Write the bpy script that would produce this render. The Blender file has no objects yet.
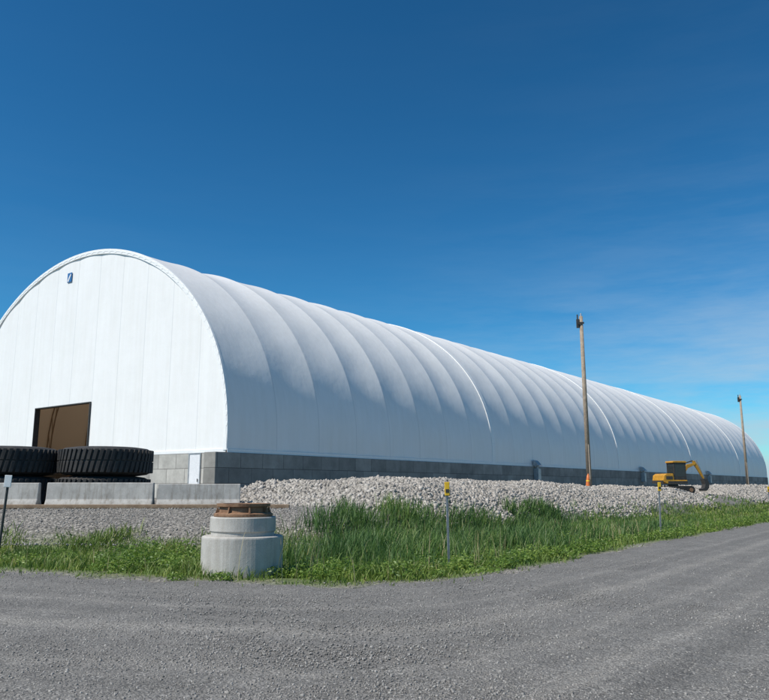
import bpy, math, random
import numpy as np
from mathutils import Vector, Matrix
rng=np.random.default_rng(7); random.seed(7)
scene=bpy.context.scene
COL=scene.collection
scene.view_settings.view_transform='Standard'; scene.view_settings.look='None'; scene.view_settings.exposure=0

# ---------------------------------------------------------------- materials
def M(name,col=(.5,.5,.5),rough=.8,metal=0.0):
    m=bpy.data.materials.new(name); m.use_nodes=True
    nt=m.node_tree; b=nt.nodes['Principled BSDF']
    b.inputs['Base Color'].default_value=(*col,1); b.inputs['Roughness'].default_value=rough
    b.inputs['Metallic'].default_value=metal
    return m,nt,b
def N(nt,t,**k):
    n=nt.nodes.new(t)
    for a,v in k.items():
        if a in n.inputs.keys(): n.inputs[a].default_value=v
        else: setattr(n,a,v)
    return n
def ramp(nt,src,stops):
    r=nt.nodes.new('ShaderNodeValToRGB'); e=r.color_ramp.elements
    while len(e)<len(stops): e.new(.5)
    for i,(p,c) in enumerate(stops):
        e[i].position=p; e[i].color=(*c,1) if len(c)==3 else c
    nt.links.new(src,r.inputs[0]); return r
def mixc(nt,a,b,fac,mode='MIX'):
    m=nt.nodes.new('ShaderNodeMix'); m.data_type='RGBA'; m.blend_type=mode
    for sock,v in ((m.inputs[0],fac),(m.inputs[6],a),(m.inputs[7],b)):
        if isinstance(v,bpy.types.NodeSocket): nt.links.new(v,sock)
        elif isinstance(v,(int,float)): sock.default_value=v
        else: sock.default_value=(*v,1)
    return m.outputs[2]
def noise(nt,co,scale,detail=4,rough=.55):
    n=N(nt,'ShaderNodeTexNoise'); n.inputs['Scale'].default_value=scale
    n.inputs['Detail'].default_value=detail; n.inputs['Roughness'].default_value=rough
    nt.links.new(co,n.inputs['Vector']); return n
def bump(nt,b,h,strength=.4,dist=.02,prev=None):
    n=N(nt,'ShaderNodeBump'); n.inputs['Strength'].default_value=strength; n.inputs['Distance'].default_value=dist
    nt.links.new(h,n.inputs['Height'])
    if prev is not None: nt.links.new(prev,n.inputs['Normal'])
    nt.links.new(n.outputs[0],b.inputs['Normal']); return n.outputs[0]
def coord(nt): return nt.nodes.new('ShaderNodeTexCoord').outputs['Object']
def mottled(name,c1,c2,rough=.85,scale=3,metal=0,bs=.3,bd=.01,fine=40):
    m,nt,b=M(name,c1,rough,metal); co=coord(nt)
    n=noise(nt,co,scale,6,.6); r=ramp(nt,n.outputs[0],[(.32,c1),(.68,c2)])
    f=noise(nt,co,fine,3); out=mixc(nt,r.outputs[0],ramp(nt,f.outputs[0],[(.3,(.78,.78,.78)),(.7,(1.1,1.1,1.1))]).outputs[0],.8,'MULTIPLY')
    nt.links.new(out,b.inputs['Base Color']); bump(nt,b,f.outputs[0],bs,bd); return m
def stained(name,c1,c2,scale=2.5,fine=60,run=.75):
    m,nt,b=M(name,c1,.9); co=coord(nt)
    n=noise(nt,co,scale,6,.65); c=ramp(nt,n.outputs[0],[(.32,c1),(.68,c2)]).outputs[0]
    mp=N(nt,'ShaderNodeMapping'); mp.inputs['Scale'].default_value=(7,7,.6); nt.links.new(co,mp.inputs[0])
    s=noise(nt,mp.outputs[0],1.0,5,.7); c=mixc(nt,c,ramp(nt,s.outputs[0],[(.36,(.62,.58,.53)),(.52,(1,1,1))]).outputs[0],run,'MULTIPLY')
    sp=N(nt,'ShaderNodeSeparateXYZ'); nt.links.new(co,sp.inputs[0])
    c=mixc(nt,c,ramp(nt,sp.outputs[2],[(.0,(.6,.56,.5)),(.22,(1,1,1))]).outputs[0],.8,'MULTIPLY')
    f=noise(nt,co,fine,3); c=mixc(nt,c,ramp(nt,f.outputs[0],[(.3,(.8,.8,.8)),(.7,(1.1,1.1,1.1))]).outputs[0],.8,'MULTIPLY')
    nt.links.new(c,b.inputs['Base Color']); p=bump(nt,b,f.outputs[0],.3,.01); bump(nt,b,n.outputs[0],.3,.03,p)
    return m

def gravel_colour(nt,co,s1,cols):
    v=N(nt,'ShaderNodeTexVoronoi'); v.inputs['Scale'].default_value=s1; nt.links.new(co,v.inputs['Vector'])
    sx=N(nt,'ShaderNodeSeparateColor'); nt.links.new(v.outputs['Color'],sx.inputs[0])
    r=ramp(nt,sx.outputs[0],cols)
    ed=ramp(nt,v.outputs['Distance'],[(.2,(1,1,1)),(.7,(.45,.45,.45))])
    return mixc(nt,r.outputs[0],ed.outputs[0],.8,'MULTIPLY'),v

GR=[(0,(.12,.113,.102)),(.35,(.205,.194,.176)),(.7,(.28,.266,.243)),(1,(.44,.42,.385))]
def mat_road():
    m,nt,b=M('road_gravel',rough=.95); co=coord(nt)
    wv=noise(nt,co,9,2); wc=mixc(nt,co,wv.outputs['Color'],.04)
    c,v=gravel_colour(nt,wc,42,GR)
    c2,v2=gravel_colour(nt,co,105,GR)
    nn=noise(nt,co,4,4); c=mixc(nt,c,c2,ramp(nt,nn.outputs[0],[(.38,(.1,.1,.1)),(.60,(.95,.95,.95))]).outputs[0])
    a=N(nt,'ShaderNodeAttribute',attribute_name='e')
    cx=N(nt,'ShaderNodeCombineXYZ'); 
    big=noise(nt,co,.25,3); ad=N(nt,'ShaderNodeMath',operation='MULTIPLY_ADD'); ad.inputs[1].default_value=1.4
    nt.links.new(big.outputs[0],ad.inputs[0]); nt.links.new(a.outputs['Fac'],ad.inputs[2])
    nt.links.new(ad.outputs[0],cx.inputs[0])
    t=noise(nt,cx.outputs[0],.75,3,.6)
    tr=ramp(nt,t.outputs[0],[(.34,(.72,.72,.72)),(.5,(.96,.96,.96)),(.64,(1.25,1.24,1.22))])
    c=mixc(nt,c,tr.outputs[0],1.0,'MULTIPLY')
    pt=noise(nt,co,1.3,5,.65); c=mixc(nt,c,ramp(nt,pt.outputs[0],[(.3,(.78,.78,.78)),(.7,(1.18,1.18,1.18))]).outputs[0],.8,'MULTIPLY')
    nt.links.new(c,b.inputs['Base Color'])
    p=bump(nt,b,v.outputs['Distance'],.8,-.015); p=bump(nt,b,v2.outputs['Distance'],.6,-.006,p)
    bn=noise(nt,co,1.0,3); bump(nt,b,bn.outputs[0],.45,.14,p)
    return m
def mat_ground():
    m,nt,b=M('yard_ground',rough=.97); co=coord(nt)
    c,v=gravel_colour(nt,co,14,GR)
    n=noise(nt,co,.6,6,.65); c=mixc(nt,c,ramp(nt,n.outputs[0],[(.3,(.85,.82,.78)),(.7,(1.3,1.25,1.18))]).outputs[0],.8,'MULTIPLY')
    st,v3=gravel_colour(nt,co,9,[(0,(.16,.145,.13)),(.5,(.32,.295,.265)),(1,(.45,.415,.37))])
    s=N(nt,'ShaderNodeAttribute',attribute_name='stone'); c=mixc(nt,c,st,s.outputs['Fac'])
    g=N(nt,'ShaderNodeAttribute',attribute_name='grass')
    gn=noise(nt,co,2.2,6,.7); gr=ramp(nt,gn.outputs[0],[(.3,(.07,.10,.025)),(.5,(.12,.15,.05)),(.7,(.22,.20,.12))])
    c=mixc(nt,c,gr.outputs[0],g.outputs['Fac'])
    nt.links.new(c,b.inputs['Base Color']); bump(nt,b,v.outputs['Distance'],.8,-.04)
    return m
def mat_tint(name,cols,rough=.8,trans=0.0,patch=None):
    m,nt,b=M(name,rough=rough); a=N(nt,'ShaderNodeAttribute',attribute_name='tint')
    r=ramp(nt,a.outputs['Fac'],cols); c=r.outputs[0]
    if patch:
        pn=noise(nt,coord(nt),patch,4,.6)
        c=mixc(nt,c,ramp(nt,pn.outputs[0],[(.35,(.7,.8,.8)),(.5,(1,1,1)),(.66,(1.3,1.2,1.0))]).outputs[0],1.0,'MULTIPLY')
    nt.links.new(c,b.inputs['Base Color'])
    if trans:
        t=N(nt,'ShaderNodeBsdfTranslucent'); nt.links.new(c,t.inputs[0])
        mx=N(nt,'ShaderNodeMixShader'); mx.inputs[0].default_value=trans
        nt.links.new(b.outputs[0],mx.inputs[1]); nt.links.new(t.outputs[0],mx.inputs[2])
        nt.links.new(mx.outputs[0],nt.nodes['Material Output'].inputs[0])
    return m
def mat_fabric(name,seams=False):
    m,nt,b=M(name,(.84,.84,.83),.5); co=coord(nt)
    n=noise(nt,co,.25,5,.6); r=ramp(nt,n.outputs[0],[(.3,(.87,.86,.83)),(.7,(.91,.90,.875))])
    c=r.outputs[0]
    sp=N(nt,'ShaderNodeSeparateXYZ'); nt.links.new(co,sp.inputs[0])
    mp=N(nt,'ShaderNodeMapping'); mp.inputs['Scale'].default_value=(1.6,1.6,.12); nt.links.new(co,mp.inputs[0])
    s=noise(nt,mp.outputs[0],1.5,5,.65)
    c=mixc(nt,c,ramp(nt,s.outputs[0],[(.3,(.94,.935,.92)),(.6,(1,1,1))]).outputs[0],.8,'MULTIPLY')
    w=N(nt,'ShaderNodeMath',operation='PINGPONG'); w.inputs[1].default_value=1.5 if seams else 2.0
    nt.links.new(sp.outputs[0 if seams else 1],w.inputs[0])
    l=ramp(nt,w.outputs[0],[(0,(.76,.77,.78)),(.03,(.85,.86,.87)),(.05,(1,1,1))])
    c=mixc(nt,c,l.outputs[0],.8,'MULTIPLY')
    geo=N(nt,'ShaderNodeNewGeometry'); c=mixc(nt,c,(.66,.48,.32),geo.outputs['Backfacing'])
    nt.links.new(c,b.inputs['Base Color'])
    wn=noise(nt,co,.7,4,.55); p=bump(nt,b,wn.outputs[0],.35,.08)
    mp2=N(nt,'ShaderNodeMapping'); mp2.inputs['Scale'].default_value=(1,1,.35); nt.links.new(co,mp2.inputs[0])
    w2=noise(nt,mp2.outputs[0],2.6,3,.5); bump(nt,b,w2.outputs[0],.25,.03,p)
    t=N(nt,'ShaderNodeBsdfTranslucent'); t.inputs[0].default_value=(.85,.62,.40,1)
    mx=N(nt,'ShaderNodeMixShader'); mx.inputs[0].default_value=.09
    nt.links.new(b.outputs[0],mx.inputs[1]); nt.links.new(t.outputs[0],mx.inputs[2])
    nt.links.new(mx.outputs[0],nt.nodes['Material Output'].inputs[0])
    return m
def mat_blocks(name,axis,k=1.0):
    m,nt,b=M(name,rough=.9); co=coord(nt)
    sp=N(nt,'ShaderNodeSeparateXYZ'); nt.links.new(co,sp.inputs[0])
    cb=N(nt,'ShaderNodeCombineXYZ'); nt.links.new(sp.outputs[axis],cb.inputs[0]); nt.links.new(sp.outputs[2],cb.inputs[1])
    br=N(nt,'ShaderNodeTexBrick'); nt.links.new(cb.outputs[0],br.inputs[0])
    for kk,v in (('Scale',1.0),('Brick Width',1.8),('Row Height',.91),('Mortar Size',.014),('Mortar Smooth',.3),('Bias',-.1)): br.inputs[kk].default_value=v
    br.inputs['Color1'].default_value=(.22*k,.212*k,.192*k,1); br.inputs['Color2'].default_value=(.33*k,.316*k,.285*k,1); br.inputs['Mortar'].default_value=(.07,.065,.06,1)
    n=noise(nt,co,.9,7,.7); c=mixc(nt,br.outputs[0],ramp(nt,n.outputs[0],[(.3,(.65,.65,.65)),(.7,(1.2,1.2,1.2))]).outputs[0],.9,'MULTIPLY')
    nt.links.new(c,b.inputs['Base Color'])
    iv=N(nt,'ShaderNodeMath',operation='SUBTRACT'); iv.inputs[0].default_value=1; nt.links.new(br.outputs['Fac'],iv.inputs[1])
    p=bump(nt,b,iv.outputs[0],.7,.03); f=noise(nt,co,25,3); bump(nt,b,f.outputs[0],.3,.01,p)
    return m

m_road=mat_road(); m_ground=mat_ground()
m_fab=mat_fabric('roof_fabric'); m_gable=mat_fabric('gable_fabric',True)
m_trim=mottled('trim_fabric',(.83,.825,.80),(.88,.875,.85),.5,2,bs=.1)
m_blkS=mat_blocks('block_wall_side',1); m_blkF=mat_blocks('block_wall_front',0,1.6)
m_conc=stained('barrier_concrete',(.38,.36,.33),(.52,.495,.455),2.5)
m_conc2=stained('manhole_concrete',(.40,.38,.345),(.50,.475,.435),3,70,.35)
m_rubber=mottled('tyre_rubber',(.016,.016,.017),(.042,.038,.034),.75,3,fine=30)
m_rust=mottled('rusty_iron',(.17,.085,.045),(.32,.19,.11),.85,8,.1)
m_rustpale=mottled('weathered_wood',(.20,.13,.08),(.32,.23,.15),.85,6)
m_steel=mottled('galvanised_steel',(.35,.35,.35),(.5,.5,.5),.5,3,.6)
m_truss=mottled('truss_steel',(.42,.34,.26),(.55,.45,.35),.6,3,.1)
m_dark=mottled('dark_steel',(.03,.03,.03),(.06,.055,.05),.6,6)
m_white=mottled('white_paint',(.72,.72,.72),(.8,.8,.8),.5,3)
m_yel=mottled('yellow_paint',(.46,.22,.02),(.62,.31,.03),.5,4,bs=.1,fine=8)
m_yelsign=mottled('yellow_marker',(.75,.45,.02),(.8,.5,.03),.5,6,bs=.05)
m_orange=mottled('orange_plastic',(.58,.13,.03),(.72,.20,.04),.5,6,bs=.05)
m_wood=mottled('pole_wood',(.24,.185,.135),(.38,.305,.225),.85,5,fine=25)
m_blue=mottled('emblem_blue',(.02,.12,.32),(.03,.16,.38),.5,6,bs=.02)
m_pile=mottled('stockpile',(.26,.16,.09),(.42,.27,.16),.95,2,bs=.6,bd=.1,fine=12)
m_glass,_nt,_b=M('cab_glass',(.02,.025,.03),.08)
_n=noise(_nt,coord(_nt),4); _nt.links.new(ramp(_nt,_n.outputs[0],[(0,(.015,.02,.022)),(1,(.04,.05,.05))]).outputs[0],_b.inputs['Base Color'])
m_stone=mat_tint('crushed_stone_mat',[(0,(.15,.137,.12)),(.4,(.31,.285,.25)),(.8,(.44,.405,.36)),(1,(.56,.52,.465))],.9)
m_peb=mat_tint('pebble_mat',[(0,(.12,.113,.104)),(.5,(.24,.228,.21)),(1,(.40,.38,.35))],.9)
m_grass=mat_tint('short_grass_mat',[(0,(.07,.13,.02)),(.5,(.145,.225,.04)),(.88,(.24,.30,.07)),(1,(.42,.36,.18))],.6,.35,.5)
m_tall=mat_tint('tall_grass_mat',[(0,(.045,.105,.025)),(.5,(.10,.19,.045)),(.9,(.19,.28,.07)),(1,(.40,.35,.19))],.55,.35,.45)
m_leaf=mat_tint('weed_leaf_mat',[(0,(.07,.14,.02)),(.6,(.16,.26,.04)),(1,(.27,.36,.07))],.5,.35)

# ---------------------------------------------------------------- helpers
import bmesh
def add(name,me,mat=None,parent=None,smooth=False,**props):
    o=bpy.data.objects.new(name,me); COL.objects.link(o)
    if mat: me.materials.append(mat)
    if parent: o.parent=parent
    if smooth: me.polygons.foreach_set('use_smooth',[True]*len(me.polygons))
    for k,v in props.items(): o[k]=v
    return o
def mesh(name,v,f,mat=None,parent=None,smooth=False,bevel=0,loc=None,**p):
    me=bpy.data.meshes.new(name); me.from_pydata([tuple(map(float,q)) for q in v],[],f); me.update()
    bm=bmesh.new(); bm.from_mesh(me); bmesh.ops.recalc_face_normals(bm,faces=bm.faces); bm.to_mesh(me); bm.free()
    o=add(name,me,mat,parent,smooth,**p)
    if bevel:
        b=o.modifiers.new('b','BEVEL'); b.width=bevel; b.segments=2; b.limit_method='ANGLE'
    if loc is not None: o.location=loc
    return o
def empty(name,loc,rotz=0,**p):
    o=bpy.data.objects.new(name,None); COL.objects.link(o); o.location=loc; o.rotation_euler=(0,0,rotz)
    for k,v in p.items(): o[k]=v
    return o
def boxdata(x0,x1,y0,y1,z0,z1):
    v=[(x0,y0,z0),(x1,y0,z0),(x1,y1,z0),(x0,y1,z0),(x0,y0,z1),(x1,y0,z1),(x1,y1,z1),(x0,y1,z1)]
    return v,[(0,3,2,1),(4,5,6,7),(0,1,5,4),(1,2,6,5),(2,3,7,6),(3,0,4,7)]
def merge(parts):
    V=[];F=[]
    for v,f in parts:
        k=len(V); V+=list(v); F+=[tuple(i+k for i in q) for q in f]
    return V,F
def prism(poly,y0,y1):
    n=len(poly); v=[(x,y0,z) for x,z in poly]+[(x,y1,z) for x,z in poly]
    f=[tuple(range(n)),tuple(range(2*n-1,n-1,-1))]+[(i,(i+1)%n,n+(i+1)%n,n+i) for i in range(n)]
    return v,f
def lathe(prof,seg=48):
    v=[];f=[];n=len(prof)
    for i in range(seg):
        a=2*math.pi*i/seg
        for r,z in prof: v.append((r*math.cos(a),r*math.sin(a),z))
    for i in range(seg):
        j=(i+1)%seg
        for k in range(n-1): f.append((i*n+k,j*n+k,j*n+k+1,i*n+k+1))
    f.append(tuple(i*n for i in range(seg))[::-1]); f.append(tuple(i*n+n-1 for i in range(seg)))
    return v,f
def tube(p0,p1,r,seg=10,r1=None):
    p0=Vector(p0);p1=Vector(p1);d=(p1-p0).normalized(); r1=r if r1 is None else r1
    u=d.orthogonal().normalized(); w=d.cross(u); v=[];f=[]
    for i in range(seg):
        a=2*math.pi*i/seg; o=u*math.cos(a)+w*math.sin(a)
        v.append(tuple(p0+o*r)); v.append(tuple(p1+o*r1))
    for i in range(seg):
        j=(i+1)%seg; f.append((2*i,2*j,2*j+1,2*i+1))
    f.append(tuple(2*i for i in range(seg))[::-1]); f.append(tuple(2*i+1 for i in range(seg)))
    return v,f
def fast(name,V,T,tint,mat,**p):
    me=bpy.data.meshes.new(name); nv=len(V); nt_=len(T)
    me.vertices.add(nv); me.vertices.foreach_set('co',V.astype(np.float32).ravel())
    me.loops.add(nt_*3); me.loops.foreach_set('vertex_index',T.astype(np.int32).ravel())
    me.polygons.add(nt_); me.polygons.foreach_set('loop_start',np.arange(0,nt_*3,3,dtype=np.int32))
    me.update(calc_edges=True)
    a=me.attributes.new('tint','FLOAT','POINT'); a.data.foreach_set('value',tint.astype(np.float32))
    me.validate()
    return add(name,me,mat,**p)

# ---------------------------------------------------------------- terrain
EX=[-400,-60,-20,-7,-3.2,-.6,.6,1.65,3.55,6.7,10.4,17.8,100,600]
EY=[90,25,17,14.2,12.8,12.3,12.6,13.5,15.9,20.3,25.3,35.2,142.3,793]
def yedge(x): return np.interp(x,EX,EY)
def ss(a,b,x):
    t=np.clip((x-a)/(b-a),0,1); return t*t*(3-2*t)
def lump(x,y,k=1.0):
    return (np.sin(x*1.3*k+1.1*np.sin(y*.9*k))*np.cos(y*1.1*k+.7+.8*np.sin(x*.6*k))+.5*np.sin(x*2.9*k+2)*np.sin(y*2.6*k+x*.5))/1.5
def qp(x,y): return .609*y-.793*x, .609*x+.793*y
def wmask(x,y):
    q,p=qp(x,y); return np.minimum(ss(19.5,26,y),ss(13.2,17,q))
def bund(x,y):
    q,p=qp(x,y)
    amp=np.interp(p,[0,36,42,46,50,54,57,59.5,66.5,69,80,400],[.93,.93,.72,.42,.45,.65,.65,.10,.10,.6,.75,.8])
    return amp*ss(13.8,19,q+.5*np.sin(p*.35))*(1-ss(22.5,27,q))*ss(18.2,24.0,p+.25*(q-20))*(1-ss(190,200,p))
def H(x,y):
    x=np.asarray(x,float); y=np.asarray(y,float)
    e=y-yedge(x); w=wmask(x,y); b=bund(x,y)
    h=.85*w + b*(1+.13*lump(x,y,.7)+.09*lump(x+9,y,2.1))
    h+=-.28*ss(.6,3.5,e)*(1-ss(.0,.5,w))
    h+=.03*lump(x,y,.9)*ss(.3,2,e)*(1-ss(30,60,e))
    return h
def grassmask(x,y):
    e=y-yedge(x); w=wmask(x,y); q,p=qp(x,y)
    g=ss(-.1,.7,e+.5*lump(x,y,1.1))*(1-ss(.05,.45,w+.15*lump(x,y,.9)))
    far=np.maximum.reduce([ss(0,8,p-205),ss(0,8,q-90),ss(0,8,-60-x)])*ss(0,3,e)
    return np.maximum(g,far)
def axis(a,b,st,lim):
    mid=np.arange(a,b+st,st); out=[];d=st*1.5;v=b+st
    while v<lim: out.append(v);v+=d;d*=1.12
    lo=[];d=st*1.5;v=a-d
    while v>-lim: lo.append(v);v-=d;d*=1.12
    return np.array(lo[::-1]+list(mid)+out)
xs=axis(-26,62,.4,4000); ys=axis(4,100,.4,4000)
X,Y=np.meshgrid(xs,ys); Z=H(X,Y)
V=np.stack([X.ravel(),Y.ravel(),Z.ravel()],1); nx,ny=len(xs),len(ys)
I=np.arange(nx*ny).reshape(ny,nx)
T=np.concatenate([np.stack([I[:-1,:-1],I[:-1,1:],I[1:,1:]],-1).reshape(-1,3),np.stack([I[:-1,:-1],I[1:,1:],I[1:,:-1]],-1).reshape(-1,3)])
g=fast('ground',V,T,np.zeros(len(V)),m_ground,kind='structure')
a=g.data.attributes.new('grass','FLOAT','POINT'); a.data.foreach_set('value',grassmask(V[:,0],V[:,1]).astype(np.float32))
a=g.data.attributes.new('stone','FLOAT','POINT'); a.data.foreach_set('value',ss(.05,.3,bund(V[:,0],V[:,1])).astype(np.float32))
g.data.polygons.foreach_set('use_smooth',[True]*len(g.data.polygons))
rx=np.concatenate([np.arange(-60,-12,1.0),np.arange(-12,40,.2),np.arange(40,300,2.0)])
re=np.array([0,-.15,-.4,-.8,-1.2,-2,-3,-4,-5,-6,-7,-8,-9,-10,-12,-14,-17,-20,-25,-30,-40,-60,-90])
RX,RE=np.meshgrid(rx,re)
edge_n=.22*np.sin(rx*1.7)+.15*np.sin(rx*4.1+1)+.1*np.sin(rx*9.3+2)
RY=yedge(RX)+RE+edge_n[None,:]*np.clip(1+RE/2,0,1)
RZ=.012+.012*lump(RX,RY,.6)*np.clip(-RE,0,1)
RZ=np.maximum(RZ,.005)+H(RX,RY)*(RE>-.3)
V=np.stack([RX.ravel(),RY.ravel(),RZ.ravel()],1); I=np.arange(V.shape[0]).reshape(len(re),len(rx))
T=np.concatenate([np.stack([I[:-1,:-1],I[1:,1:],I[:-1,1:]],-1).reshape(-1,3),np.stack([I[:-1,:-1],I[1:,:-1],I[1:,1:]],-1).reshape(-1,3)])
r=fast('gravel_road',V,T,np.zeros(len(V)),m_road,kind='structure')
a=r.data.attributes.new('e','FLOAT','POINT'); a.data.foreach_set('value',RE.ravel().astype(np.float32))
r.data.polygons.foreach_set('use_smooth',[True]*len(r.data.polygons))

# ---------------------------------------------------------------- rocks, grass
OCT=np.array([(1,0,0),(-1,0,0),(0,1,0),(0,-1,0),(0,0,1),(0,0,-1)],float)
OCF=np.array([(0,2,4),(2,1,4),(1,3,4),(3,0,4),(2,0,5),(1,2,5),(3,1,5),(0,3,5)])
CUB=np.array([(a,b,c) for a in(-.7,.7) for b in(-.7,.7) for c in(-.7,.7)])
CUF=np.array([(0,1,3),(0,3,2),(4,6,7),(4,7,5),(0,4,5),(0,5,1),(2,3,7),(2,7,6),(0,2,6),(0,6,4),(1,5,7),(1,7,3)])
def scatter_rocks(name,P,size,base,bf,mat,sink=.3,jit=.28,flat=.7,**k):
    n=len(P); sc=size[:,None]*rng.uniform(.6,1.3,(n,3)); sc[:,2]*=flat
    B=base[None]*(1+rng.uniform(-jit,jit,(n,len(base),1)))+rng.uniform(-jit*.6,jit*.6,(n,len(base),3))
    B=B*sc[:,None,:]
    q=rng.normal(size=(n,4)); q/=np.linalg.norm(q,axis=1,keepdims=True); w,x,y,z=q.T
    R=np.stack([1-2*(y*y+z*z),2*(x*y-z*w),2*(x*z+y*w),2*(x*y+z*w),1-2*(x*x+z*z),2*(y*z-x*w),2*(x*z-y*w),2*(y*z+x*w),1-2*(x*x+y*y)],1).reshape(n,3,3)
    B=np.einsum('nij,nkj->nki',R,B)+P[:,None,:]; B[:,:,2]+=(size*flat*(.5-sink))[:,None]
    T=(bf[None]+(np.arange(n)*len(base))[:,None,None]).reshape(-1,3)
    tint=np.repeat(rng.beta(2.2,2.2,n),len(base))
    return fast(name,B.reshape(-1,3),T,tint,mat,**k)
def frompq(p,q): return .609*p-.793*q, .793*p+.609*q
pp=[];qq=[];sz=[]
for (a,b,n,s0,s1) in ((17,45,60000,.03,.10),(45,80,30000,.05,.12),(80,190,12000,.08,.17)):
    pp.append(rng.uniform(a,b,n)); qq.append(13.3+rng.beta(1.3,1.5,n)*11); sz.append(s0+(s1-s0)*rng.random(n)**2)
pp=np.concatenate(pp);qq=np.concatenate(qq);sz=np.concatenate(sz)
x,y=frompq(pp,qq); k=bund(x,y)>.03+.08*rng.random(len(x)); x,y,sz=x[k],y[k],sz[k]
scatter_rocks('crushed_stone',np.stack([x,y,H(x,y)],1),sz,CUB,CUF,m_stone,kind='stuff',label='bank of pale beige grey crushed stone along the building',category='crushed stone')
n=95000; yy=5+rng.beta(1.0,2.2,n)*14; xx=rng.uniform(-1,1,n)*(yy*.56+.5); e=yy-yedge(xx)
k=(e<.6)&(rng.random(n)<.35+.65*ss(-.2,.5,lump(xx*.5,e*1.8,1.0))); xx,yy=xx[k],yy[k]
n2=12000; x2=rng.uniform(-16,-1,n2); y2=rng.uniform(19,30,n2)
k=wmask(x2,y2)>.1; x2,y2=x2[k],y2[k]
px=np.concatenate([xx,x2]); py=np.concatenate([yy,y2]); s=np.concatenate([.004+.013*rng.random(len(xx))**2.6, rng.uniform(.015,.04,len(x2))])
scatter_rocks('loose_gravel',np.stack([px,py,np.maximum(H(px,py),.012)],1),s,OCT,OCF,m_peb,jit=.3,kind='stuff',label='loose grey gravel stones on the road',category='gravel')

def blades(name,x,y,h,w,lean,tint,mat,**k):
    n=len(x); z=H(x,y)-.02; a=rng.uniform(0,2*math.pi,n); d=np.stack([np.cos(a),np.sin(a)],1)
    la=rng.uniform(0,2*math.pi,n); l=np.stack([np.cos(la),np.sin(la)],1)*(lean*h)[:,None]+np.array([.08,.02])*h[:,None]
    P=np.zeros((n,7,3))
    for i,(t,ww,c) in enumerate(((0,1,0),(.45,.85,.25),(.8,.5,.65))):
        cx=x+l[:,0]*c; cy=y+l[:,1]*c; cz=z+h*t
        P[:,2*i]=np.stack([cx-d[:,0]*w*ww/2,cy-d[:,1]*w*ww/2,cz],1); P[:,2*i+1]=np.stack([cx+d[:,0]*w*ww/2,cy+d[:,1]*w*ww/2,cz],1)
    P[:,6]=np.stack([x+l[:,0],y+l[:,1],z+h*(1-.25*lean)],1)
    F=np.array([(0,1,3),(0,3,2),(2,3,5),(2,5,4),(4,5,6)])
    T=(F[None]+(np.arange(n)*7)[:,None,None]).reshape(-1,3)
    return fast(name,P.reshape(-1,3),T,np.repeat(tint,7),mat,kind='stuff',**k)
n=190000
x=np.zeros(n); y=np.zeros(n); x[:n//2]=rng.uniform(-15,4,n//2); y[:n//2]=rng.uniform(11.8,23,n//2)
pA=10+rng.beta(1,2.2,n-n//2)*120; qA=rng.uniform(6.5,16,n-n//2); xa,ya=frompq(pA,qA); x[n//2:]=xa; y[n//2:]=ya
e=y-yedge(x); gm=np.maximum(grassmask(x,y),.10*ss(-.7,0,e)*(e<1)); patch=np.clip(.45+.65*lump(x+3,y,1.4),0,1)
k=(rng.random(n)<gm*(.2+.95*patch)); x,y,e=x[k],y[k],e[k]; dist=np.hypot(x,y)
h=rng.uniform(.06,.32,len(x))*(.5+1.0*patch[k]); h*=.35+.65*ss(0,1.5,e)
tint=np.clip(rng.normal(.5,.22,len(x))+.2*lump(x,y,.8),0,.97)
blades('short_grass',x,y,h,.006+.0009*dist,rng.uniform(.2,.8,len(x)),tint,m_grass,label='short green grass verge beside the gravel road',category='grass')
n=110000
pA=8+rng.beta(1,1.5,n)*67; qA=rng.uniform(8.4,16.0,n); x,y=frompq(pA,qA)
e=y-yedge(x); dens=ss(1.3,3.4,e)*(1-ss(.02,.25,bund(x,y)))*ss(-3.2,-1.8,x)*(1-ss(28,48,pA)*.85)
cl=lump(x*1.1,y*1.1,1.0)+.5*lump(x+4,y,2.3)
dens*=(.10+.90*ss(-.25,.5,cl))
k=rng.random(n)<dens; x,y,e,pA,cl=x[k],y[k],e[k],pA[k],cl[k]; dist=np.hypot(x,y)
h=rng.uniform(.3,1.0,len(x))*(.45+.55*ss(1.2,4,e))*(.80+.25*cl)*(1-.6*ss(19,42,pA))*(1+.15*(1-ss(11,18,pA)))
tint=np.clip(rng.normal(.45,.24,len(x))+.25*lump(x,y,.5),0,.96)
blades('tall_grass',x,y,h,.008+.0007*dist,rng.uniform(.1,.6,len(x)),tint,m_tall,label='tall green reeds and grass in the roadside ditch',category='grass')
n=900; pA=8+rng.beta(1,1.5,n)*55; qA=rng.uniform(7.8,15.0,n); x,y=frompq(pA,qA); x[:200]=rng.uniform(-13,-3,200); y[:200]=rng.uniform(15,20,200)
k=grassmask(x,y)>.5; x,y,pA=x[k],y[k],pA[k]; hh=rng.uniform(.45,.95,len(x))*(1-.5*ss(20,42,pA)); hh[x<-3]*=.5
blades('dry_stalks',x,y,hh,.006+.0005*np.hypot(x,y),rng.uniform(.05,.3,len(x)),np.full(len(x),1.0),m_tall,label='dry straw coloured stalks among the grass',category='grass')
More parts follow.
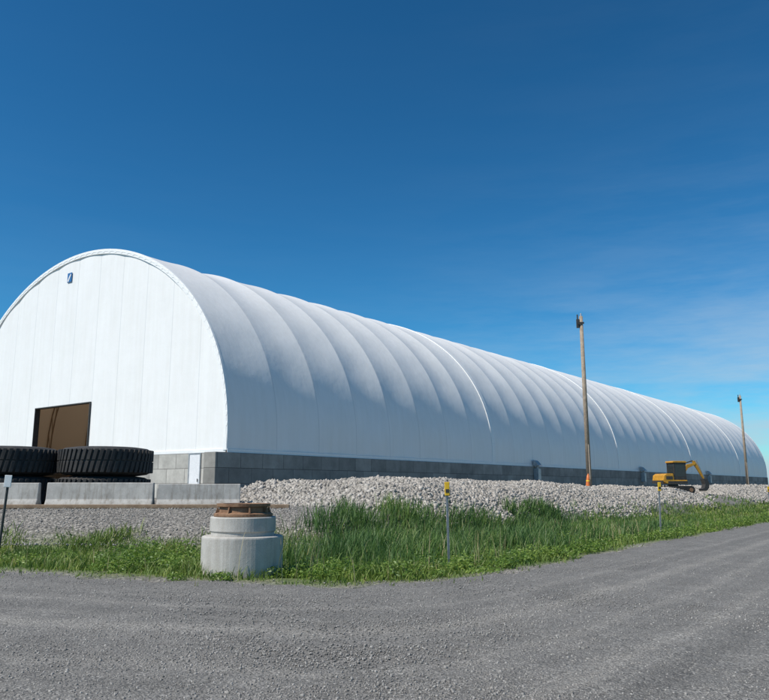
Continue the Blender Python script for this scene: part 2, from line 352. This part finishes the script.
def weeds(name,centres,**k):
    VV=[];TT=[];ti=[];off=0
    for (cx,cy,R,hh,nl) in centres:
        a=rng.uniform(0,2*math.pi,nl); rr=R*np.sqrt(rng.random(nl)); lx=cx+rr*np.cos(a); ly=cy+rr*np.sin(a)
        lz=H(lx,ly)+rng.random(nl)**.8*hh*(1-.5*(rr/R)**2)
        s=rng.uniform(.018,.048,nl); d=rng.normal(size=(nl,3)); d[:,2]*=.5; d/=np.linalg.norm(d,axis=1,keepdims=True)
        u=np.cross(d,rng.normal(size=(nl,3))); u/=np.linalg.norm(u,axis=1,keepdims=True)
        C=np.stack([lx,ly,lz],1)
        P=np.stack([C-d*s[:,None],C+u*s[:,None]*.4,C+d*s[:,None],C-u*s[:,None]*.4],1)
        VV.append(P.reshape(-1,3)); F=np.array([(0,1,2),(0,2,3)])
        TT.append((F[None]+(np.arange(nl)*4)[:,None,None]).reshape(-1,3)+off); off+=4*nl
        ti.append(np.repeat(np.clip(rng.normal(rng.uniform(.35,.9),.22,nl),0,1),4))
    return fast(name,np.concatenate(VV),np.concatenate(TT),np.concatenate(ti),m_leaf,kind='stuff',**k)
cs=[]
for i in range(400):
    if i<150: cx,cy=rng.uniform(-12,4),rng.uniform(13,21)
    elif i<310: cx,cy=frompq(rng.uniform(10,45),rng.uniform(7.2,9.5))
    else: cx,cy=frompq(rng.uniform(10,45),rng.uniform(8,14))
    if grassmask(np.array([cx]),np.array([cy]))[0]<.5: continue
    R=rng.uniform(.12,.5); cs.append((cx,cy,R,rng.uniform(.10,.42)*(1.4 if i>=310 else 1),int(200*R/.25)))
cs+=[(-4.6,15.0,.5,.7,1000),(-5.2,15.6,.6,.55,900),(-3.9,14.6,.35,.4,450),(-1.1,13.4,.35,.25,300),(-3.5,13.1,.16,.16,120),(-4.1,15.8,.4,.8,600),(-6.8,16.5,.5,.4,500)]
weeds('broadleaf_weeds',cs,label='leafy green weeds growing in the verge',category='weeds')

# ---------------------------------------------------------------- building
A=math.radians(37.52); Z0=.85; CX,CY=-9.32,45.0
B=empty('fabric_warehouse',(CX,CY,Z0),-A,label='long white arched fabric warehouse on concrete block walls',category='warehouse')
W=36.0; ZS=4.8-Z0; RB=14.5; ZB=3.72-Z0; BAY=4.0; NB=38; LEN=BAY*NB
def profile(n=80,off=0.0):
    pts=[(0,ZB,-1,0),(0,(ZB+ZS)/2,-1,0)]
    for i in range(n+1):
        f=math.pi*i/n; nxv,nz=-math.cos(f)/18,math.sin(f)/RB; l=math.hypot(nxv,nz)
        pts.append((18-18*math.cos(f),ZS+RB*math.sin(f),nxv/l,nz/l))
    pts+=[(W,(ZB+ZS)/2,1,0),(W,ZB,1,0)]
    return [(-(s+off*a),z+off*b,-a,b) for s,z,a,b in pts]
PR=profile(); npf=len(PR)
SUB=[0,.02,.06,.14,.27,.4,.5,.6,.73,.86,.94,.98]
V=[];F=[];L=[]
for b in range(NB):
    for t in SUB: L.append((b*BAY+t*BAY,t,b))
L.append((LEN,0,NB))
for (l,t,b) in L:
    A_=(.145 if b else .06)*(1+.25*math.sin(b*2.3)); sag=-A_*(1-abs(2*t-1)**1.8)
    for j,(px_,pz,nx_,nz) in enumerate(PR):
        u=j/(npf-1); wgt=.4+.6*min(1,math.sin(math.pi*u)*2.2)
        s=sag*wgt*(1+.2*math.sin(j*.21+b*1.7))+(.018*math.sin(j*.9+b*2.1)*math.sin(math.pi*t))
        V.append((px_+nx_*s,l,pz+nz*s))
nl=len(L)
for i in range(nl-1):
    for j in range(npf-1): F.append((i*npf+j,(i+1)*npf+j,(i+1)*npf+j+1,i*npf+j+1))
roof=mesh('roof',V,F,m_fab,B,True)
def band(name,y0,y1,o0,o1,parent,mat=m_trim,sm=False):
    p0=profile(80,o0); p1=profile(80,o1); v=[];f=[];n=len(p0)
    for (a,y) in ((p0,y0),(p1,y0),(p1,y1),(p0,y1)): v+=[(q[0],y,q[1]) for q in a]
    for j in range(n-1):
        for k in range(4):
            k2=(k+1)%4; f.append((k*n+j,k*n+j+1,k2*n+j+1,k2*n+j))
    return mesh(name,v,f,mat,parent,sm)
rim=band('edge_trim',-.12,.03,-.34,.012,roof)
for k in range(1,5): band('joint_band',k*32-.26,k*32+.26,-.02,.035,roof)
band('edge_trim',LEN-.02,LEN+.2,-.3,.02,roof)
# continuous laced ribbon with a gently scalloped outer edge
nL=420; pi_=profile(nL,-.20); po=profile(nL,-.07); v=[];f=[]
for j in range(len(pi_)):
    w_=.055 if (j//2)%3==0 else -.02
    a_=pi_[j]; o_=po[j]
    ox,oz=o_[0]+o_[2]*w_,o_[1]+o_[3]*w_; ix,iz=a_[0]-a_[2]*w_,a_[1]-a_[3]*w_
    v+=[(ix,-.121,iz),(ix,-.138,iz),(ox,-.138,oz),(ox,-.121,oz)]
for j in range(len(pi_)-1):
    for k in range(4): f.append((4*j+k,4*j+4+k,4*j+4+(k+1)%4,4*j+(k+1)%4))
mesh('edge_lacing',v,f,m_trim,rim)
def archz(s): return ZS+RB*math.sqrt(max(0,1-((s-18)/18)**2))
D0,D1,DT=15.1,22.7,7.55-Z0
S_=sorted(set([0,.02,.08,.18,.32,.5,.75]+[float(q) for q in np.arange(1,35.01,.25)]+[35.25,35.5,35.7,35.85,35.95,35.99,36,D0,D1]))
def gable(y,door):
    rows=16; v2=[];f2=[]
    def strip(s_list,lo):
        k=len(v2)
        for s in s_list:
            top=archz(s)-.03
            for r_ in range(rows+1): v2.append((-s,y-.05*abs(math.sin(math.pi*s/3)),lo+(top-lo)*r_/rows))
        for i in range(len(s_list)-1):
            for r_ in range(rows): f2.append((k+i*(rows+1)+r_,k+(i+1)*(rows+1)+r_,k+(i+1)*(rows+1)+r_+1,k+i*(rows+1)+r_+1))
    if door:
        strip([s for s in S_ if s<=D0+1e-6],ZB); strip([s for s in S_ if D0-1e-6<=s<=D1+1e-6],DT); strip([s for s in S_ if s>=D1-1e-6],ZB)
    else: strip(S_,ZB)
    return v2,f2
v,f=gable(0,True)
def gmesh(v,f,flip):
    me=bpy.data.meshes.new('gable_wall'); me.from_pydata(v,[],[q[::-1] if flip else q for q in f]); me.update()
    return add('gable_wall',me,m_gable,B,True)
gab=gmesh(v,f,True); 
if gab.data.polygons[0].normal.y>0: gab.data.flip_normals()
v,f=gable(LEN-.05,False); gb2=gmesh(v,f,False)
if gb2.data.polygons[0].normal.y<0: gb2.data.flip_normals()
pc=roof.data.polygons[len(roof.data.polygons)//2]
if pc.normal.dot(pc.center-Vector((-18,pc.center.y,3)))<0: roof.data.flip_normals()
mesh('gable_hem',*boxdata(-D0,-.1,-.10,-.05,ZB-.12,ZB+.10),m_trim,gab,bevel=.02)
mesh('gable_hem',*boxdata(-W+.1,-D1,-.10,-.05,ZB-.12,ZB+.10),m_trim,gab,bevel=.02)
vv,ff=boxdata(.01,.05,-.1,LEN,ZB-.18,ZB+.08); mesh('roof_hem',vv,ff,m_trim,roof,bevel=.015)
vv,ff=merge([boxdata(-D0-.0,-D0+.08,-.12,.3,0,DT+.08),boxdata(-D1-.08,-D1,-.12,.3,0,DT+.08),boxdata(-D1,-D0,-.12,.3,DT,DT+.08)])
mesh('doorway_frame',vv,ff,m_dark,B,bevel=.01)
vv,ff=boxdata(-.9,.15,-1.05,LEN,-.6,ZB-.14); mesh('foundation_wall',vv,ff,m_blkS,B,bevel=.03,label='grey concrete block wall under the roof fabric')
vv,ff=boxdata(-W-.15,-W+.9,0,LEN,-.6,ZB-.14); mesh('foundation_wall',vv,ff,m_blkS,B,bevel=.03)
vv,ff=boxdata(-D0,-3.2,-.3,.5,-.6,ZB-.13); mesh('foundation_wall',vv,ff,m_blkF,B,bevel=.03)
vv,ff=boxdata(-2.05,-.905,-.3,.5,-.6,ZB-.13); mesh('foundation_wall',vv,ff,m_blkF,B,bevel=.03)
vv,ff=boxdata(-W+.9,-D1-.08,-.3,.5,-.6,ZB-.13); mesh('foundation_wall',vv,ff,m_blkF,B,bevel=.03)
vv,ff=boxdata(-W+.9,-.9,LEN-.6,LEN+.2,-.6,ZB-.13); mesh('foundation_wall',vv,ff,m_blkF,B,bevel=.03)
dr=mesh('door',*boxdata(-3.12,-2.13,-.34,-.25,-.1,ZB-.2),m_white,B,bevel=.02)
mesh('door_frame',*merge([boxdata(-3.2,-3.12,-.36,-.2,-.1,ZB-.13),boxdata(-2.13,-2.05,-.36,-.2,-.1,ZB-.13),boxdata(-3.12,-2.13,-.36,-.2,ZB-.2,ZB-.13)]),m_steel,dr)
mesh('handle',*tube((-2.25,-.39,1.0),(-2.25,-.39,1.2),.025),m_dark,dr)
em=mesh('emblem',*boxdata(-19.45,-18.85,-.12,-.08,16.4,17.15),m_blue,gab)
mesh('emblem_mark',*prism([(-19.40,16.5),(-19.25,16.44),(-19.1,16.7),(-18.93,16.95),(-19.0,17.07),(-19.2,16.85)],-.135,-.121),m_white,em)
for kbay in range(1,14):
    pin=profile(24,-.45); parts=[]; pin2=profile(24,-1.1)
    for j in range(1,len(pin)-2):
        parts.append(tube((pin[j][0],kbay*BAY,pin[j][1]),(pin[j+1][0],kbay*BAY,pin[j+1][1]),.07,6))
        parts.append(tube((pin2[j][0],kbay*BAY,pin2[j][1]),(pin2[j+1][0],kbay*BAY,pin2[j+1][1]),.07,6))
        parts.append(tube((pin[j][0],kbay*BAY,pin[j][1]),(pin2[j+1][0],kbay*BAY,pin2[j+1][1]),.04,5))
    mesh('arch_truss',*merge(parts),m_truss,B)
for l in (40.,71.5,104.):
    vn=mesh('wall_vent',*prism([(.16,ZB-.1),(.16,ZB+.5),(.4,ZB+.42),(.9,ZB-.1)],l-.35,l+.35),m_steel,B,bevel=.03)
    mesh('vent_box',*boxdata(.16,.7,l-.3,l+.3,ZB-1.5,ZB-.35),m_steel,vn,bevel=.03)
    mesh('vent_pipe',*tube((.45,l,ZB-.36),(.45,l,ZB-.09),.12),m_steel,vn)
v=[];f=[];n=24
for i in range(n+1):
    for j in range(n+1):
        a_=i/n*2-1;b_=j/n*2-1; hgt=5.0*max(0,1-max(abs(a_),abs(b_))**1.4*.9-.1*(a_*a_+b_*b_)*1)+.2*math.sin(9*a_+4*b_)*math.cos(7*b_)
        v.append((a_*10,b_*11,max(hgt,-.3)))
for i in range(n):
    for j in range(n): f.append((i*(n+1)+j,(i+1)*(n+1)+j,(i+1)*(n+1)+j+1,i*(n+1)+j+1))
ca,sa=math.cos(-A),math.sin(-A)
def bw(x_,y_,z_=0): return (CX+ca*x_-sa*y_,CY+sa*x_+ca*y_,Z0+z_)
sp_=mesh('soil_stockpile',v,f,m_pile,None,True,loc=bw(-21,14),label='brown stockpile stored inside the white warehouse',category='soil pile'); sp_.rotation_euler=(0,0,-A)

# ---------------------------------------------------------------- barriers
bar=[(-.30,0),(.30,0),(.30,.08),(.16,.30),(.10,.86),(-.10,.86),(-.16,.30),(-.30,.08)]
def barrier(x0,y0,x1,y1,hh,label='light grey concrete road barrier in front of stacked tyres'):
    L_=math.hypot(x1-x0,y1-y0); ang=math.atan2(y1-y0,x1-x0); n=len(bar)
    v=[(0,a,b*hh) for a,b in bar]+[(L_,a,b*hh) for a,b in bar]
    f=[tuple(range(n)),tuple(range(2*n-1,n-1,-1))]+[(i,(i+1)%n,n+(i+1)%n,n+i) for i in range(n)]
    o=mesh('concrete_barrier',v,f,m_conc,None,bevel=.025,label=label,category='barrier',group='concrete barriers in a row')
    h=float(min(H(x0,y0),H(x1,y1))); o.location=(x0,y0,h-.02); o.rotation_euler=(0,0,ang); return o
barrier(-16.2,26.6,-12.15,26.9,1.0); barrier(-11.85,26.85,-8.2,27.15,1.02); barrier(-8.1,27.25,-5.25,27.8,.97,'grey concrete road barrier set slightly askew at row end')
bm_=mesh('timber_beam',*boxdata(-6.0,6.0,-.10,.10,0,.13),m_rustpale,None,bevel=.02,label='long weathered brown timber beam lying on the gravel',category='beam')
bm_.location=(-9.2,25.7,float(H(-9.2,25.7))+.0); bm_.rotation_euler=(0,0,math.radians(1.2))

# ---------------------------------------------------------------- tyres
def tyre_mesh():
    h=1.15; seg=96
    prof=[(.95,.12),(1.0,.02),(1.25,0),(1.6,.05),(1.76,.14),(1.80,.26),(1.80,h-.26),(1.76,h-.14),(1.6,h-.05),(1.25,h),(1.0,h-.02),(.95,h-.12)]
    n=len(prof); v=[];f=[]
    for i in range(seg):
        a=2*math.pi*i/seg
        for r_,z_ in prof: v.append((r_*math.cos(a),r_*math.sin(a),z_))
    for i in range(seg):
        j=(i+1)%seg
        for k in range(n): f.append((i*n+k,j*n+k,j*n+(k+1)%n,i*n+(k+1)%n))
    parts=[(v,f)]
    nb=52
    for i in range(nb):
        for half in (0,1):
            a=2*math.pi*(i+.5*half)/nb; wd=.075; lean=.05
            z0,z1=(.12,h*.5-.02) if half==0 else (h*.5+.02,h-.12)
            q=[]
            for (r_) in (1.78,1.85):
                q+= [(r_*math.cos(a-wd/2),r_*math.sin(a-wd/2),z0),(r_*math.cos(a+wd/2),r_*math.sin(a+wd/2),z0),(r_*math.cos(a+wd/2+lean),r_*math.sin(a+wd/2+lean),z1),(r_*math.cos(a-wd/2+lean),r_*math.sin(a-wd/2+lean),z1)]
            parts.append((q,[(0,1,2,3),(7,6,5,4),(0,4,5,1),(1,5,6,2),(2,6,7,3),(3,7,4,0)]))
    return merge(parts)
t0=None
for (x_,y_,lv,rt) in ((-11.45,31,0,0),(-11.4,31.05,1,.4),(-15.1,30.7,0,.2),(-15.15,30.75,1,.7)):
    lab='huge black mining truck tyre lying flat on the gravel' if lv==0 else 'huge black mining truck tyre stacked on another tyre'
    if t0 is None: t0=mesh('giant_tyre',*tyre_mesh(),m_rubber,None,bevel=.012); o=t0
    else: o=t0.copy(); COL.objects.link(o)
    o['label']=lab;o['category']='tyre';o['group']='stacked giant tyres'
    o.location=(x_,y_,Z0-.02+lv*1.16); o.rotation_euler=(0,0,rt)

# ---------------------------------------------------------------- manhole
mh=empty('concrete_manhole',(-2.62,14.25,float(H(-2.62,14.25))-.05),.4,label='grey precast concrete manhole riser with rusty iron frame',category='manhole')
v,f=lathe([(.735,0),(.74,.02),(.74,.75),(.735,.775),(.71,.79),(.0001,.79)],64); mesh('base_ring',v,f,m_conc2,mh)
v,f=lathe([(.575,.791),(.575,.85),(.60,.88),(.60,1.11),(.585,1.13),(.0001,1.13)],64); mesh('neck_ring',v,f,m_conc2,mh)
v,f=lathe([(.53,1.131),(.54,1.145),(.54,1.18),(.52,1.195),(.45,1.21),(.44,1.305),(.49,1.315),(.495,1.365),(.38,1.365),(.37,1.34),(.0001,1.34)],48)
parts=[(v,f)]
for i in range(8):
    a=2*math.pi*i/8; c,s_=math.cos(a),math.sin(a)
    q=[(.42,-.012,1.197),(.52,-.012,1.197),(.48,-.012,1.313),(.42,.012,1.197),(.52,.012,1.197),(.48,.012,1.313)]
    parts.append(([(x*c-y*s_,x*s_+y*c,z) for x,y,z in q],[(0,1,2),(5,4,3),(0,3,4,1),(1,4,5,2),(2,5,3,0)]))
mesh('manhole_frame',*merge(parts),m_rust,mh,label='rusty brown cast iron manhole frame')

# ---------------------------------------------------------------- poles
def pole(x_,y_,h_,lean,lab):
    z=float(H(x_,y_))-.2; o=empty('utility_pole',(x_,y_,z),0,label=lab,category='utility pole',group='wooden utility poles along the stone bank')
    o.rotation_euler=(0,lean,0)
    mesh('pole_shaft',*tube((0,0,0),(0,0,h_),.17,14,.12),m_wood,o,True)
    mesh('top_bracket',*merge([boxdata(-.32,-.13,-.07,.07,h_-.8,h_-.2),tube((-.24,0,h_-.2),(-.24,0,h_+.12),.05,8),boxdata(-.3,.16,-.16,-.125,h_-.55,h_-.42)]),m_dark,o)
    mesh('insulator',*tube((0,0,h_),(0,0,h_+.22),.06,8,.04),m_steel,o)
    mesh('ground_conduit',*tube((.02,-.2,.1),(.02,-.17,3.2),.03,8),m_truss,o)
    return o
pole(13.45,50.0,11.9,-.003,'tall bare wooden utility pole with orange marker beside it')
pole(45.3,95.0,11.6,-.004,'bare wooden utility pole standing farther down the bank')
cz=float(H(13.1,49.5)); co_=empty('traffic_marker',(13.22,49.6,cz-.05),0,label='narrow orange traffic marker leaning at utility pole base',category='traffic cone'); co_.rotation_euler=(0,.06,0); co_.scale=(.85,.85,.85)
mesh('marker_body',*lathe([(.19,.07),(.17,.5),(.13,1.0),(.10,1.28),(.05,1.32),(.045,1.40),(.02,1.42)],20),m_orange,co_,True)
mesh('marker_base',*lathe([(.29,0),(.29,.05),(.2,.071)],8),m_dark,co_)
mesh('reflective_band',*lathe([(.158,.82),(.147,.92),(.14,.921)],20),m_yelsign,co_)

# ---------------------------------------------------------------- marker posts
def marker(x_,y_,h_,lab,tilt=0):
    z=float(H(x_,y_)); o=empty('marker_post',(x_,y_,z-.05),.1,label=lab,category='marker post',group='yellow tipped marker posts along the verge')
    o.rotation_euler=(0,tilt,.1)
    mesh('post',*merge([boxdata(-.02,.02,-.012,.012,0,h_),boxdata(-.02,-.014,-.03,-.012,0,h_),boxdata(.014,.02,-.03,-.012,0,h_)]),m_steel,o)
    mesh('marker_tag',*boxdata(-.05,.05,-.066,-.032,h_-.25,h_+.02),m_yelsign,o,bevel=.01)
    mesh('tag_mark',*boxdata(-.035,.035,-.071,-.0671,h_-.19,h_-.12),m_dark,o)
marker(1.28,15.4,1.85,'slim grey marker post with yellow tag in grass',-.015)
marker(8.6,24.0,1.75,'slim grey marker post with yellow tag in grass',.02)
marker(20.3,40.3,1.7,'slim grey marker post with yellow tag in grass',-.03)
sx_,sy_=-8.95,17.9; sz_=float(H(sx_,sy_))
o=empty('sign_post',(sx_,sy_,sz_-.05),.2,label='dark leaning stake carrying a small white sign plate',category='sign'); o.rotation_euler=(0,.05,.2)
mesh('post',*tube((0,0,0),(0,0,2.15),.03,8),m_dark,o); mesh('sign_plate',*boxdata(-.08,.08,-.05,-.032,1.87,2.15),m_white,o,bevel=.01)

# ---------------------------------------------------------------- excavator
EXX,EXY=22.8,60.2
ex=empty('mini_excavator',(EXX,EXY,float(H(EXX,EXY))+.10),math.radians(10),label='yellow mini excavator with bent boom on the stone bank',category='excavator')
def capsule(x0,x1,z0,z1,n=8):
    r_=(z1-z0)/2; zc=(z0+z1)/2; pts=[]
    for i in range(n+1): a=-math.pi/2+math.pi*i/n; pts.append((x1-r_+r_*math.cos(a),zc+r_*math.sin(a)))
    for i in range(n+1): a=math.pi/2+math.pi*i/n; pts.append((x0+r_+r_*math.cos(a),zc+r_*math.sin(a)))
    return pts
for s in (-1,1):
    tr=mesh('track',*prism(capsule(-1.25,1.25,0,.62),s*.82-.2,s*.82+.2),m_rubber,ex)
    ya,yb=(1.021,1.06) if s>0 else (-1.06,-1.021)
    for cx,r_ in ((-.92,.15),(.92,.15),(-.45,.08),(0,.08),(.45,.08)):
        zc=.31 if r_>.1 else .13
        mesh('track_roller',*prism(capsule(cx-r_,cx+r_,zc-r_,zc+r_,6),ya,yb),m_dark if r_<.1 else m_rust,tr)
mesh('undercarriage',*merge([boxdata(-.6,.6,-.6,.6,.25,.58),tube((0,0,.58),(0,0,.74),.4,20)]),m_dark,ex)
mesh('dozer_blade',*merge([prism([(-1.75,.05),(-1.65,.05),(-1.70,.25),(-1.65,.48),(-1.75,.48)],-.95,.95),boxdata(-1.66,-.6,-.4,-.3,.2,.3),boxdata(-1.66,-.6,.3,.4,.2,.3)]),m_yel,ex,bevel=.01)
body=mesh('body',*prism([(-1.22,.88),(-1.28,1.05),(-1.22,1.42),(-1.0,1.56),(-.4,1.56),(-.36,1.08),(.75,1.08),(.8,.78),(-1.0,.78)],-.85,.85),m_yel,ex,bevel=.05)
mesh('engine_vent',*boxdata(-1.05,-.5,-.866,-.851,1.12,1.36),m_dark,body)
mesh('counterweight',*prism([(-1.34,.80),(-1.36,1.0),(-1.29,1.02),(-1.235,.80)],-.8,.8),m_dark,body)
mesh('skirt_panel',*boxdata(-.9,.74,-.868,-.852,.80,.98),m_dark,body)
rails=[boxdata(-.34,.69,b,b+.07,z,z+.07) for b in(-.83,.13) for z in(1.085,2.33)]+[boxdata(a,a+.07,-.83,.20,z,z+.07) for a in(-.34,.62) for z in(1.085,2.33)]
cab=mesh('cab',*merge([boxdata(a,a+.07,b,b+.07,1.085,2.40) for a in(-.34,.62) for b in (-.83,.13)]+rails+[boxdata(-.27,.62,-.82,-.78,1.15,1.34)]),m_dark,ex)
mesh('cab_roof',*prism([(-.42,2.403),(.74,2.403),(.78,2.46),(.66,2.54),(-.34,2.54),(-.42,2.5)],-.87,.24),m_yel,cab,bevel=.02)
mesh('cab_window',*boxdata(.64,.66,-.75,.12,1.16,2.32),m_glass,cab)
mesh('cab_window',*boxdata(-.32,-.30,-.75,.12,1.58,2.32),m_glass,cab)
mesh('cab_window',*boxdata(-.27,.61,-.815,-.80,1.345,2.325),m_glass,cab)
mesh('cab_window',*boxdata(-.27,.61,.15,.165,1.16,2.325),m_glass,cab)
mesh('seat',*prism([(-.15,1.35),(.3,1.35),(.3,1.45),(0,1.5),(-.05,2.0),(-.17,2.0)],-.55,-.1),m_dark,cab,bevel=.02)
mesh('boom',*prism([(.75,.92),(.95,.88),(1.25,1.55),(1.6,2.02),(2.3,2.30),(2.32,2.46),(1.5,2.30),(1.1,1.86),(.74,1.08)],.32,.50),m_yel,ex,bevel=.02)
mesh('stick',*prism([(2.05,2.6),(2.25,2.62),(2.45,2.3),(3.02,1.15),(2.92,1.1),(2.28,2.12),(2.1,2.35)],.34,.48),m_yel,ex,bevel=.02)
mesh('bucket',*prism([(2.78,1.2),(3.1,1.18),(3.28,.8),(3.22,.45),(3.0,.22),(2.65,.22),(2.56,.36),(2.82,.48),(2.9,.75)],.16,.66),m_dark,ex,bevel=.02)
mesh('hydraulic_cylinder',*tube((.98,.56,1.05),(1.5,.56,1.98),.05),m_dark,ex)
mesh('hydraulic_cylinder',*tube((1.35,.41,2.40),(2.1,.41,2.62),.045),m_dark,ex)
mesh('hydraulic_cylinder',*tube((2.4,.41,2.66),(3.0,.41,1.3),.04),m_steel,ex)

# ---------------------------------------------------------------- world, sun, camera
S=Vector((-.55,-.33,.79)).normalized()
elev=math.asin(S.z); rot=math.atan2(S.x,S.y)
w=bpy.data.worlds.new('World'); scene.world=w; w.use_nodes=True; nt=w.node_tree
bg=nt.nodes['Background']; sk=nt.nodes.new('ShaderNodeTexSky'); sk.sky_type='NISHITA'; sk.sun_disc=False
sk.sun_elevation=elev; sk.sun_rotation=rot; sk.altitude=0; sk.air_density=1.0; sk.dust_density=.2; sk.ozone_density=3.0
sc_=nt.nodes.new('ShaderNodeSeparateColor'); nt.links.new(sk.outputs[0],sc_.inputs[0]); cc=nt.nodes.new('ShaderNodeCombineColor')
for i,(k_,p_) in enumerate(((.62,1.5),(1.35,1.32),(1.62,1.35))):
    a1=N(nt,'ShaderNodeMath',operation='MULTIPLY'); a1.inputs[1].default_value=.09; nt.links.new(sc_.outputs[i],a1.inputs[0])
    a2=N(nt,'ShaderNodeMath',operation='POWER'); a2.inputs[1].default_value=p_; nt.links.new(a1.outputs[0],a2.inputs[0])
    a3=N(nt,'ShaderNodeMath',operation='MULTIPLY'); a3.inputs[1].default_value=k_/.1; nt.links.new(a2.outputs[0],a3.inputs[0])
    nt.links.new(a3.outputs[0],cc.inputs[i])
tc=nt.nodes.new('ShaderNodeTexCoord'); mp=nt.nodes.new('ShaderNodeMapping'); mp.inputs['Scale'].default_value=(1.6,1.6,10); mp.inputs['Rotation'].default_value=(.12,.10,0)
nt.links.new(tc.outputs['Generated'],mp.inputs[0]); cn=noise(nt,mp.outputs[0],2.2,8,.62)
cr=ramp(nt,cn.outputs[0],[(.40,(.10,.10,.10)),(.64,(.95,.95,.95))])
sp2=nt.nodes.new('ShaderNodeSeparateXYZ'); nt.links.new(tc.outputs['Generated'],sp2.inputs[0])
fr=ramp(nt,sp2.outputs[2],[(0,(1,1,1)),(.14,(.55,.55,.55)),(.28,(.12,.12,.12)),(.42,(.02,.02,.02))])
fx=ramp(nt,sp2.outputs[0],[(0,(.15,.15,.15)),(.45,(1,1,1))])
f1=mixc(nt,cr.outputs[0],fr.outputs[0],1.0,'MULTIPLY'); f2_=mixc(nt,f1,fx.outputs[0],1.0,'MULTIPLY')
cl=mixc(nt,cc.outputs[0],(4.9,6.0,7.0),f2_)
nt.links.new(cl,bg.inputs[0]); bg.inputs[1].default_value=.1
sun=bpy.data.lights.new('sun','SUN'); sun.energy=5.0; sun.angle=math.radians(.5); sun.color=(1,.945,.86)
so=bpy.data.objects.new('sun',sun); COL.objects.link(so); so.rotation_euler=S.to_track_quat('Z','Y').to_euler()
cam=bpy.data.cameras.new('camera'); co2=bpy.data.objects.new('camera',cam); COL.objects.link(co2)
cam.sensor_width=36; cam.lens=36*750/769; cam.clip_end=9000; co2.location=(0,0,1.55)
co2.rotation_euler=(math.radians(90+10.35),0,0)
scene.camera=co2
